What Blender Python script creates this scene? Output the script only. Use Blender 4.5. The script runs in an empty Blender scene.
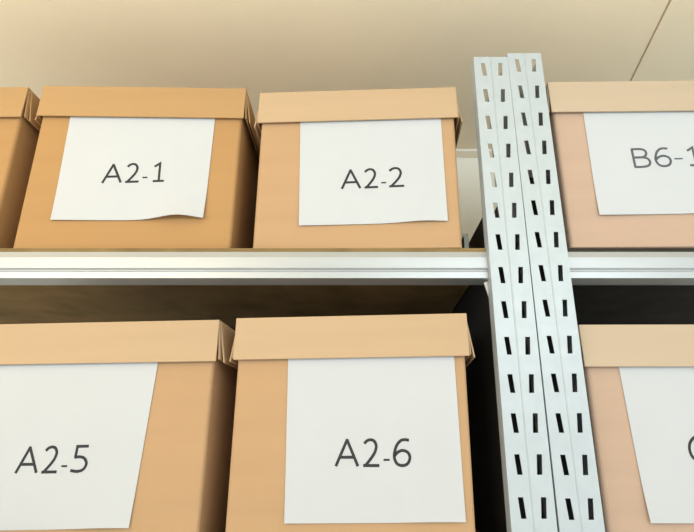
import bpy, bmesh, math
from mathutils import Vector, Matrix
S = bpy.context.scene
COL = S.collection
R = math.radians

# ------------------------------------------------------------------ materials
def mat(name, color, rough=0.6, metal=0.0, var=0.0, vscale=8.0, bump=0.0, bscale=200.0, stretch=(1, 1, 1), spec=0.4):
    m = bpy.data.materials.new(name); m.use_nodes = True
    nt = m.node_tree; b = nt.nodes['Principled BSDF']
    b.inputs['Base Color'].default_value = (*color, 1)
    b.inputs['Roughness'].default_value = rough
    b.inputs['Metallic'].default_value = metal
    b.inputs['Specular IOR Level'].default_value = spec
    tc = nt.nodes.new('ShaderNodeTexCoord'); mp = nt.nodes.new('ShaderNodeMapping')
    mp.inputs['Scale'].default_value = stretch
    nt.links.new(tc.outputs['Object'], mp.inputs['Vector'])
    if var > 0:
        n = nt.nodes.new('ShaderNodeTexNoise'); n.inputs['Scale'].default_value = vscale
        n.inputs['Detail'].default_value = 5
        nt.links.new(mp.outputs['Vector'], n.inputs['Vector'])
        r = nt.nodes.new('ShaderNodeValToRGB')
        r.color_ramp.elements[0].position = .3; r.color_ramp.elements[1].position = .7
        r.color_ramp.elements[0].color = (*[c*(1-var) for c in color], 1)
        r.color_ramp.elements[1].color = (*[min(1, c*(1+var)) for c in color], 1)
        nt.links.new(n.outputs['Fac'], r.inputs['Fac'])
        nt.links.new(r.outputs['Color'], b.inputs['Base Color'])
    if bump > 0:
        n2 = nt.nodes.new('ShaderNodeTexNoise'); n2.inputs['Scale'].default_value = bscale
        n2.inputs['Detail'].default_value = 3
        nt.links.new(mp.outputs['Vector'], n2.inputs['Vector'])
        bp = nt.nodes.new('ShaderNodeBump'); bp.inputs['Strength'].default_value = bump
        bp.inputs['Distance'].default_value = .002
        nt.links.new(n2.outputs['Fac'], bp.inputs['Height'])
        nt.links.new(bp.outputs['Normal'], b.inputs['Normal'])
    return m

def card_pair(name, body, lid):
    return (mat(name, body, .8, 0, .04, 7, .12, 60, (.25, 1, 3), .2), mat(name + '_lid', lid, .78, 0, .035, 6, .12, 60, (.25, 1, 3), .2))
CARD_TAN = card_pair('tan_cardboard', (0.433, 0.243, 0.100), (0.445, 0.267, 0.122))  # same cardboard in three tints, paling rightwards: haze put into the colour
CARD_HALF_HAZED = card_pair('half_hazed_cardboard', (0.476, 0.294, 0.158), (0.509, 0.351, 0.214))
CARD_HAZED = card_pair('hazed_cardboard', (0.493, 0.340, 0.250), (0.505, 0.388, 0.277))
M_PAPER = mat('white_paper', (.535, .54, .555), .8, 0, .012, 10, .05, 25, spec=.2)
M_INK = mat('dark_ink', (.045, .045, .048), .8, spec=.1)
M_INK2 = mat('grey_ink', (.11, .11, .125), .8, spec=.1)
M_STEEL = mat('pale_painted_steel', (.46, .50, .525), .42, .15, .04, 30, .03, 300)
M_GALV = mat('galvanised_steel', (.45, .465, .48), .38, .55, .05, 25, .03, 250, (.1, 1, 1))
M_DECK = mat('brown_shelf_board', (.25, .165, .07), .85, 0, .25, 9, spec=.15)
M_DECK_SHADED = mat('shaded_shelf_board', (.05, .042, .033), .85, 0, .25, 9, spec=.1)  # right unit's board, darkened to put the underside shade into its colour
M_BLACK = mat('black_panel_shade', (.012, .012, .013), .6, 0, .2, 14)  # end sheets; the black also stands in for shade in gap and slots
M_CLIP = mat('bright_steel', (.75, .74, .68), .35, .4)
M_DULL = mat('dull_grey_steel', (.22, .22, .2), .5, .5)
M_CEIL = mat('beige_ceiling_board', (.95, .83, .63), .85, 0, .02, 3, .05, 120)
M_SEAM = mat('ceiling_joint', (.62, .50, .36), .9)
M_WALL = mat('cream_wall_paint', (.92, .92, .84), .85, 0, .02, 3, .05, 120)
M_TRIM = mat('pale_cornice_paint', (.95, .94, .9), .5)
M_BAND = mat('beige_cornice_band', (.66, .60, .46), .6)
M_FLOOR = mat('light_floor', (.72, .67, .58), .6, 0, .1, 4)

# ------------------------------------------------------------------ helpers
def link(name, bm, m, parent=None, bevel=0, smooth=False):
    me = bpy.data.meshes.new(name)
    bmesh.ops.recalc_face_normals(bm, faces=bm.faces)
    bm.to_mesh(me); bm.free(); me.materials.append(m)
    o = bpy.data.objects.new(name, me); COL.objects.link(o)
    if parent: o.parent = parent
    if bevel:
        b = o.modifiers.new('bevel', 'BEVEL'); b.width = bevel; b.segments = 2; b.limit_method = 'ANGLE'
    if smooth:
        for p in me.polygons: p.use_smooth = True
    return o
def empty(name, loc, rz=0):
    o = bpy.data.objects.new(name, None); COL.objects.link(o)
    o.location = loc; o.rotation_euler = (0, 0, rz); o.empty_display_size = .05
    return o
def tag(o, label, cat, group=None):
    o['label'] = label; o['category'] = cat
    if group: o['group'] = group
def struct(o): o['kind'] = 'structure'; return o
def hexa(bm, v8):      # bottom 4 then top 4, same winding
    v = [bm.verts.new(p) for p in v8]
    for f in ((0, 1, 2, 3), (4, 5, 6, 7), (0, 1, 5, 4), (1, 2, 6, 5), (2, 3, 7, 6), (3, 0, 4, 7)):
        bm.faces.new([v[i] for i in f])
def box(bm, x0, x1, y0, y1, z0, z1):
    hexa(bm, [(x0, y0, z0), (x1, y0, z0), (x1, y1, z0), (x0, y1, z0), (x0, y0, z1), (x1, y0, z1), (x1, y1, z1), (x0, y1, z1)])
def solid(o, t, off=0.0):
    s = o.modifiers.new('thickness', 'SOLIDIFY'); s.thickness = t; s.offset = off

# ------------------------------------------------------------------ setting
EYE, CAMY = 1.62, -.955
WALL_Y, CEIL_Z = .72, 2.629
bm = bmesh.new(); box(bm, -3.2, 3.2, -3.4, WALL_Y + .1, -.05, 0); struct(link('floor', bm, M_FLOOR))
bm = bmesh.new(); box(bm, -3.2, 3.2, WALL_Y, WALL_Y + .1, 0, CEIL_Z + .1); struct(link('wall_back', bm, M_WALL))
# ceiling boards meeting at a narrow open joint
a0, a1 = Vector((.7371, .0530)), Vector((.7795, .3228))
dd = (a1 - a0) / (a1.y - a0.y)
def seam_x(y): return a0.x + dd.x * (y - a0.y)
bm = bmesh.new()
y0, y1, g = -3.4, WALL_Y, .0032
z0, z1 = CEIL_Z, CEIL_Z + .004
def slab(xa0, xa1, xb1, xb0, za, zb):   # x at (y0 left, y0 right, y1 right, y1 left)
    hexa(bm, [(xa0, y0, za), (xa1, y0, za), (xb1, y1, za), (xb0, y1, za), (xa0, y0, zb), (xa1, y0, zb), (xb1, y1, zb), (xb0, y1, zb)])
slab(-3.2, seam_x(y0) - g, seam_x(y1) - g, -3.2, z0, z1)
slab(seam_x(y0) + g, 3.2, 3.2, seam_x(y1) + g, z0, z1)
ceil = struct(link('ceiling', bm, M_CEIL))
bm = bmesh.new(); slab(-3.2, 3.2, 3.2, -3.2, z1, z1 + .03)
o = link('ceiling_backing', bm, M_SEAM, ceil)
# cornice along the top of the back wall
bm = bmesh.new()
prof = [(0, 0), (-.006, 0), (-.008, -.003), (-.006, -.0065), (-.0035, -.0075), (-.003, -.030), (0, -.032)]
rows = [[bm.verts.new((x, WALL_Y + p[0], CEIL_Z + p[1])) for p in prof] for x in (-3.2, 3.2)]
for i in range(len(prof)):
    j = (i + 1) % len(prof); bm.faces.new((rows[0][i], rows[0][j], rows[1][j], rows[1][i]))
bm.faces.new(rows[0]); bm.faces.new(rows[1])
tr_ = struct(link('trim_1', bm, M_TRIM))
tr_.data.materials.append(M_BAND)
for p_ in tr_.data.polygons:        # white bead above, beige band below
    if p_.center.z < CEIL_Z - .0075: p_.material_index = 1

# ------------------------------------------------------------------ shelving
PITCH, SH, SW, SL = .0667, .032, .0088, .0013
def upright(parent, x0, w, ztop, phase, yf, flip=1, PITCH=PITCH, lean=0.0):
    """slotted C-shaped post: front plate with two mirrored columns of slanted slots, side flanges and returns"""
    bm = bmesh.new(); vc = {}
    def V(x, z, y=0.0):
        k = (round(x, 5), round(y, 5), round(z, 5))
        if k not in vc: vc[k] = bm.verts.new((x, y, z))
        return vc[k]
    n = int((phase - .05) / PITCH)
    zs = [phase + PITCH/2 - i*PITCH for i in range(n + 2)]
    zs[0] = ztop
    mid, gr = w/2, .0022
    for i in range(n + 1):
        zt, zb = zs[i], zs[i+1]; zc = phase - i*PITCH
        for (xa, xb, xc, s) in ((0, mid - gr, .0195, -SL), (mid + gr, w, w - .0178, SL)):
            out = [(xa, zb), (xb, zb), (xb, zt), (xa, zt)]
            inn = [(xc - SW/2 - s, zc - SH/2), (xc + SW/2 - s, zc - SH/2), (xc + SW/2 + s, zc + SH/2), (xc - SW/2 + s, zc + SH/2)]
            for k in range(4):
                l = (k + 1) % 4
                bm.faces.new((V(*out[k]), V(*out[l]), V(*inn[l]), V(*inn[k])))
        for (xa, ya, xb, yb) in ((mid - gr, 0, mid, .0014), (mid, .0014, mid + gr, 0)):
            bm.faces.new((V(xa, zb, ya), V(xb, zb, yb), V(xb, zt, yb), V(xa, zt, ya)))
        for xe, s in ((0, .012), (w, -.032)):
            FD = .030 if xe == 0 else .065
            bm.faces.new((V(xe, zb), V(xe, zt), V(xe, zt, FD), V(xe, zb, FD)))
            bm.faces.new((V(xe, zb, FD), V(xe, zt, FD), V(xe + s, zt, FD), V(xe + s, zb, FD)))
    zb = zs[-1]
    pl = [(0, .030), (0, 0), (mid - gr, 0), (mid, .0014), (mid + gr, 0), (w, 0), (w, .065)]
    for k in range(len(pl) - 1):
        (xa, ya), (xb, yb) = pl[k], pl[k+1]
        bm.faces.new((V(xa, 0, ya), V(xb, 0, yb), V(xb, zb, yb), V(xa, zb, ya)))
    o = link('upright', bm, M_STEEL, parent)
    solid(o, .0018, 0)
    p = parent.location
    o.location = (x0 - p.x, yf - p.y, 0)
    o.rotation_euler.y = R(lean)
    if flip < 0:
        o.scale = (1, -1, 1)
    return o
def beam(parent, xa, xb, y, ztop, flip=1):
    bm = bmesh.new()
    prof = [(.014, -.001), (.0, 0), (-.0035, -.012), (-.0035, -.033), (.0005, -.036), (.0005, -.038), (-.002, -.041), (-.002, -.0525), (.045, -.0525), (.045, -.044)]
    px, py = parent.location.x, parent.location.y
    rows = [[bm.verts.new((x - px, y + flip*q[0] - py, ztop + q[1])) for q in prof] for x in (xa, xb)]
    for i in range(len(prof) - 1):
        bm.faces.new((rows[0][i], rows[0][i+1], rows[1][i+1], rows[1][i]))
    o = link('beam', bm, M_GALV, parent); solid(o, .0015, 0)
    return o
DEPTH = .69
DECK_HI, DECK_LO = 1.979, 1.447
def unit(xl, xr, wl, wr, ztop, phase, yf, deck, pitch, lean=0.0):
    u = empty('shelving_unit', ((xl + xr)/2, DEPTH/2, 0))
    px, py = u.location.x, u.location.y
    for x0, w in ((xl, wl), (xr - wr, wr)):
        upright(u, x0, w, ztop, phase, yf, 1, pitch, lean)
        upright(u, x0, w, DECK_HI + .004, DECK_HI - .028, DEPTH - yf - .004, -1, pitch)
    for dz in (DECK_HI, DECK_LO):
        a, b = xl + wl + (.001 if not lean else -.0055), xr - wr - .001
        beam(u, a, b, 0, dz - .0095); beam(u, a, b, DEPTH - .01, dz - .0095, -1)
        bm = bmesh.new(); box(bm, a - px, b - px, .003 - py, DEPTH - .016 - py, dz - .024, dz)
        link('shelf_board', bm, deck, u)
    return u

XA0, XA1 = -1.36, .3085          # left unit
XB0, XB1 = .3185, 1.60           # right unit
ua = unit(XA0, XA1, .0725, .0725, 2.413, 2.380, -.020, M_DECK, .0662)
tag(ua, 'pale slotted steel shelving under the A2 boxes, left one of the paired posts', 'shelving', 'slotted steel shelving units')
ub = unit(XB0, XB1, .0715, .0715, 2.4225, 2.390, -.020, M_DECK_SHADED, .0671, -.2)
tag(ub, 'pale slotted steel shelving under the B6-1 box, right one of the paired posts', 'shelving', 'slotted steel shelving units')
# dark sheet closing the end of the left unit, reaching above the upper shelf; lower part added to darken the gap
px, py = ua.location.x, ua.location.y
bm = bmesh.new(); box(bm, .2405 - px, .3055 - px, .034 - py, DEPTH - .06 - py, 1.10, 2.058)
link('end_shade_panel', bm, M_BLACK, ua)['label'] = 'black end panel, extended down as gap shade'
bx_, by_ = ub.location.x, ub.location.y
bm = bmesh.new(); box(bm, .3125 - bx_, .378 - bx_, .034 - by_, DEPTH - .06 - by_, 1.10, 2.150)  # dark sheet added so the view through the post slots goes black
link('end_shade_panel', bm, M_BLACK, ub)['label'] = 'black end panel, extended down as gap shade'
bm = bmesh.new()   # small bright gusset under the beam at the post
hexa(bm, [(.2285 - px, .012 - py, 1.912), (.2395 - px, .012 - py, 1.872), (.2395 - px, .016 - py, 1.872), (.2285 - px, .016 - py, 1.912),
          (.2335 - px, .012 - py, 1.914), (.2395 - px, .012 - py, 1.914), (.2395 - px, .016 - py, 1.914), (.2335 - px, .016 - py, 1.914)])
link('corner_clip', bm, M_CLIP, ua)
bm = bmesh.new()
box(bm, .2005 - px, .2115 - px, .045 - py, .047 - py, DECK_HI, 2.026)
box(bm, .2005 - px, .2025 - px, .045 - py, .085 - py, DECK_HI, 2.020)
link('shelf_tab', bm, M_DULL, ua)

# ------------------------------------------------------------------ lettering
CAP, STROKE = .0455, .0049
# pen paths in a unit box: (smooth?, points)
GLYPHS = {
 'A': [(0, [(0, 0), (.5, 1)]), (0, [(.5, 1), (1, 0)]), (0, [(.17, .32), (.83, .32)])],
 '2': [(1, [(.06, .87), (.22, .96), (.45, 1), (.7, .95), (.84, .78), (.8, .6), (.66, .42), (.36, .18), (.1, .0)]), (0, [(.0, 0), (1, 0)])],
 '1': [(0, [(.1, .83), (.56, 1), (.56, 0)]), (0, [(.06, 0), (1, 0)])],
 '5': [(0, [(.92, 1), (.24, 1), (.2, .56)]), (1, [(.2, .56), (.45, .58), (.75, .53), (.94, .36), (.92, .19), (.75, .05), (.42, 0), (.04, .04)])],
 '6': [(1, [(.9, .98), (.68, 1), (.44, .96), (.2, .78), (.06, .5), (.05, .28), (.2, .07), (.5, 0), (.82, .07), (.97, .29), (.87, .49), (.57, .58), (.28, .52), (.06, .38)])],
 'B': [(0, [(.05, 0), (.05, 1)]), (1, [(.05, 1), (.52, 1), (.8, .92), (.86, .74), (.74, .58), (.5, .53), (.05, .53)]), (1, [(.05, .53), (.52, .53), (.84, .47), (.98, .28), (.88, .08), (.55, 0), (.05, 0)])],
 'C': [(1, [(.96, .92), (.72, 1), (.4, .95), (.12, .73), (.03, .47), (.1, .2), (.35, .03), (.68, 0), (.97, .07)])],
}
def smooth_path(p, n=5):
    P = [p[0]] + list(p) + [p[-1]]; out = []
    for i in range(1, len(P) - 2):
        for k in range(n):
            t = k/n
            out.append(tuple(.5*(2*P[i][d] + (P[i+1][d] - P[i-1][d])*t + (2*P[i-1][d] - 5*P[i][d] + 4*P[i+1][d] - P[i+2][d])*t*t
                                 + (3*P[i][d] - P[i-1][d] - 3*P[i+1][d] + P[i+2][d])*t**3) for d in (0, 1)))
    return out + [p[-1]]
def glyph_into(bm, ch, x0, w, h):
    hs = STROKE/2
    for k, (sm, pts) in enumerate(GLYPHS[ch]):
        pts = [(x0 + hs*.7 + p[0]*(w - 1.4*hs), hs*.9 + p[1]*(h - 1.8*hs)) for p in pts]
        if sm: pts = smooth_path(pts)
        P = [Vector(p) for p in pts]; prev = None
        for i, p in enumerate(P):
            d0 = (P[i] - P[i-1]).normalized() if i else None
            d1 = (P[i+1] - P[i]).normalized() if i < len(P) - 1 else None
            if d0 is None: d = d1; q = p - d1*hs*.5
            elif d1 is None: d = d0; q = p + d0*hs*.5
            else: d = (d0 + d1).normalized(); q = p
            m = hs/max(.5, d.dot(d1 if d1 else d0))
            nrm = Vector((-d.y, d.x))*m
            cur = [bm.verts.new((r.x, -.00004*k, r.y)) for r in (q + nrm, q - nrm)]
            if prev: bm.faces.new((prev[0], prev[1], cur[1], cur[0]))
            prev = cur
A_LAY = [('A', 0, .31), ('2', .365, .22), ('-', .635, .08, .245), ('%', .755, .245)]
B_LAY = [('B', 0, .265), ('6', .315, .25), ('-', .605, .12, .40), ('1', .79, .21)]
def lettering(text, p0, p1, width, sheet, ink, y):
    bm = bmesh.new()
    lay = B_LAY if text[0] == 'B' else ([('C', 0, .25)] if text == 'C' else A_LAY)
    for e in lay:
        if e[0] == '-':
            z = e[3]*CAP
            x = e[1]*width
            vs = [bm.verts.new(q) for q in ((x, 0, z - .0016), (x + e[2]*width, 0, z - .0016), (x + e[2]*width, 0, z + .0016), (x, 0, z + .0016))]
            bm.faces.new(vs)
        else:
            ch = text[3] if e[0] == '%' else e[0]
            x, w = e[1], e[2]
            if ch == '1': x, w = .79, .195
            glyph_into(bm, ch, x*width, w*width, CAP)
    rot = math.atan2(p1[1] - p0[1], p1[0] - p0[0])
    bm.transform(Matrix.Translation((p0[0], y, p0[1])) @ Matrix.Rotation(-rot, 4, 'Y'))
    o = link('lettering', bm, ink, sheet)
    o['label'] = 'dark grey printed characters'
    return o

# ------------------------------------------------------------------ archive boxes
BD = .42
def make_box(loc, yaw, w, lid_top, label, paper=None, text=None, tpos=None, curl=(0, 0), ink=None, lid_roll=0, lid_dx=0, card=None):
    M_CARD, M_LID = card
    sink = .013 if loc[2] > 1.9 else 0        # heights below were taken from the lip of the upper beam
    lid_top -= sink
    if paper: paper = [(p[0], p[1] - sink) for p in paper]
    if tpos: tpos = [(p[0], p[1] - sink) for p in tpos]
    root = empty('archive_box', loc, -R(yaw))
    tag(root, label, 'box', 'cardboard archive boxes on the shelves')
    # body
    bm = bmesh.new(); box(bm, -w/2, w/2, 0, BD, 0, lid_top - .006)
    ed = [e for e in bm.edges if abs(e.verts[0].co.z - e.verts[1].co.z) > .1]
    bmesh.ops.bevel(bm, geom=ed, offset=.007, segments=3, affect='EDGES', profile=.5)
    link('body', bm, M_CARD, root, bevel=.0015)
    # lid: top sheet, front and back walls, double side walls that splay outwards at the bottom
    W = w + .012; H = .077; T = .004; zt, zb = lid_top, lid_top - H
    bm = bmesh.new()
    box(bm, -W/2, W/2, -.007, BD + .007, zt - T, zt)
    hexa(bm, [(-W/2, -.0095, zb), (W/2, -.0095, zb), (W/2, -.0055, zb), (-W/2, -.0055, zb),
              (-W/2, -.007, zt), (W/2, -.007, zt), (W/2, -.003, zt), (-W/2, -.003, zt)])
    hexa(bm, [(-W/2, BD + .004, zb), (W/2, BD + .004, zb), (W/2, BD + .008, zb), (-W/2, BD + .008, zb),
              (-W/2, BD + .003, zt), (W/2, BD + .003, zt), (W/2, BD + .007, zt), (-W/2, BD + .007, zt)])
    for s in (-1, 1):
        for (off, ys, zz, tt) in ((.012, .006, zb - .001, .003), (.0045, -.002, zb + .004, .003)):
            xo, xi = s*(W/2 + off), s*(W/2 + off - tt)
            to, ti = s*W/2, s*(W/2 - .004)
            hexa(bm, [(xi, ys, zz), (xo, ys, zz), (xo, BD, zz), (xi, BD, zz), (ti, ys, zt - .0005), (to, ys, zt - .0005), (to, BD, zt - .0005), (ti, BD, zt - .0005)])
    lid = link('lid', bm, M_LID, root, bevel=.0012)
    if lid_roll or lid_dx:
        lid.rotation_euler = (0, -R(lid_roll), 0)
        # keep the lid's centre in place while it sits a little crooked
        c = Vector((0, 0, zt)); lid.location = c - (Matrix.Rotation(-R(lid_roll), 3, 'Y') @ c) + Vector((lid_dx, 0, 0))
    if paper:
        tl, tr, bl, br = [Vector(p) for p in paper]
        # the sheet's upper edge is tucked behind the lid
        ext = .012
        tl = tl + (tl - bl).normalized()*ext; tr = tr + (tr - br).normalized()*ext
        bm = bmesh.new(); NX, NZ = 20, 16; g = []
        for j in range(NZ + 1):
            t = j/NZ; row = []
            for i in range(NX + 1):
                u = i/NX
                p = (tl*(1-u) + tr*u)*(1-t) + (bl*(1-u) + br*u)*t
                k = max(0, (t - .62)/.38)
                cl = curl[0]*(1-u)**2 + curl[1]*math.exp(-((u - .84)/.17)**2)
                lift = cl*k**2
                row.append(bm.verts.new((p.x, -.0013 - lift, p.y + lift*.3)))
            g.append(row)
        for j in range(NZ):
            for i in range(NX):
                bm.faces.new((g[j][i], g[j][i+1], g[j+1][i+1], g[j+1][i]))
        sh = link('label_sheet', bm, M_PAPER, root, smooth=True); solid(sh, .0004, 0); sh.modifiers['thickness'].use_rim = False
        sh['label'] = 'white paper label'
        if text:
            lettering(text, tpos[0], tpos[1], .1285 if text[0] == 'A' else .142, sh, ink or M_INK, -.0018)
    return root

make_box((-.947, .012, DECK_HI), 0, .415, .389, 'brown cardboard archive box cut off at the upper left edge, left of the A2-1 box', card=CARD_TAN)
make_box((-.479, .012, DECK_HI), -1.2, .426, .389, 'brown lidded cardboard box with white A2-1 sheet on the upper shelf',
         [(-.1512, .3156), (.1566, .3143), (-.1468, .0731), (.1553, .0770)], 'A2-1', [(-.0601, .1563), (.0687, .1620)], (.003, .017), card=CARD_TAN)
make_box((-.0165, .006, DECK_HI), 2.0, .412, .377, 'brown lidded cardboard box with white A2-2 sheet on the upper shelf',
         [(-.1216, .3013), (.177, .3067), (-.1147, .0612), (.1801, .067)], 'A2-2', [(-.0317, .141), (.0947, .145)], (.003, .006), lid_roll=.5, card=CARD_HALF_HAZED)
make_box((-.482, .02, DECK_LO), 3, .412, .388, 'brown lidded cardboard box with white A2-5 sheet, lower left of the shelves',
         [(-.2060, .2975), (.1025, .3031), (-.2055, .0315), (.0891, .0375)], 'A2-5', [(-.127, .1214), (.0092, .1242)], (.0, .006), lid_roll=.5, card=CARD_HALF_HAZED)
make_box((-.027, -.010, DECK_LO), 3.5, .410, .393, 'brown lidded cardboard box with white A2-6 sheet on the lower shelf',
         [(-.1117, .3209), (.1852, .3229), (-.1053, .0471), (.1897, .0514)], 'A2-6', [(-.0233, .1343), (.1047, .1346)], (.002, .004), lid_roll=.45, card=CARD_HALF_HAZED)
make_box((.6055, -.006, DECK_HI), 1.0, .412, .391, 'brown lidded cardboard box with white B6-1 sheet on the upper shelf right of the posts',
         [(-.1435, .3126), (.1682, .3187), (-.1442, .0776), (.1611, .0837)], 'B6-1', [(-.0586, .1833), (.081, .1869)], (.004, .006), ink=M_INK2, card=CARD_HAZED)
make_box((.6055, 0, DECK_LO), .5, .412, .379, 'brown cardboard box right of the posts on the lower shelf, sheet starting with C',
         [(-.1479, .2969), (.157, .2983), (-.1373, .0462), (.1499, .048)], 'C', [(-.0515, .1405), (-.0218, .1405)], (.006, .006), card=CARD_HAZED)

# ------------------------------------------------------------------ light
def lamp(name, loc, target, size, energy, color):
    l = bpy.data.lights.new(name, 'AREA'); l.shape = 'RECTANGLE'; l.size, l.size_y = size; l.energy = energy; l.color = color
    o = bpy.data.objects.new(name, l); COL.objects.link(o); o.location = loc
    o.rotation_euler = (Vector(target) - Vector(loc)).to_track_quat('-Z', 'Y').to_euler()
    return o
# aisle lamps shining down, plus two unseen upward fills added to brighten the ceiling
W_, C_ = (1, .86, .64), (.78, .93, 1)
lamp('aisle_lamp_warm', (-1.3, -1.9, 2.25), (-1.1, -1.2, 0), (1.2, .35), 12, W_)
lamp('aisle_lamp_cool', (.8, -1.9, 2.25), (.7, -1.2, 0), (1.2, .35), 12, C_)
lamp('ceiling_fill_warm', (-1.2, -1.3, 2.1), (-1.1, -.9, 3), (1.2, .35), 13.5, (1, .94, .74))
lamp('ceiling_fill_cool', (.6, -1.3, 2.1), (.5, -.9, 3), (1.2, .35), 7, (.80, .95, 1))
w = bpy.data.worlds.new('room_ambient'); S.world = w; w.use_nodes = True
bg = w.node_tree.nodes['Background']; bg.inputs['Color'].default_value = (.85, .945, 1, 1); bg.inputs['Strength'].default_value = 1.48

# ------------------------------------------------------------------ camera
cd = bpy.data.cameras.new('camera'); cam = bpy.data.objects.new('camera', cd); COL.objects.link(cam)
cd.sensor_width = 36; cd.lens = 525/694*36; cd.shift_x = -18/694; cd.clip_start = .02
cam.location = (0, CAMY, EYE); cam.rotation_euler = (R(90 + 18.6), 0, 0)
S.camera = cam
vs = S.view_settings; vs.view_transform = 'Standard'; vs.look = 'None'; vs.exposure = .04; vs.gamma = 1; vs.use_curve_mapping = False
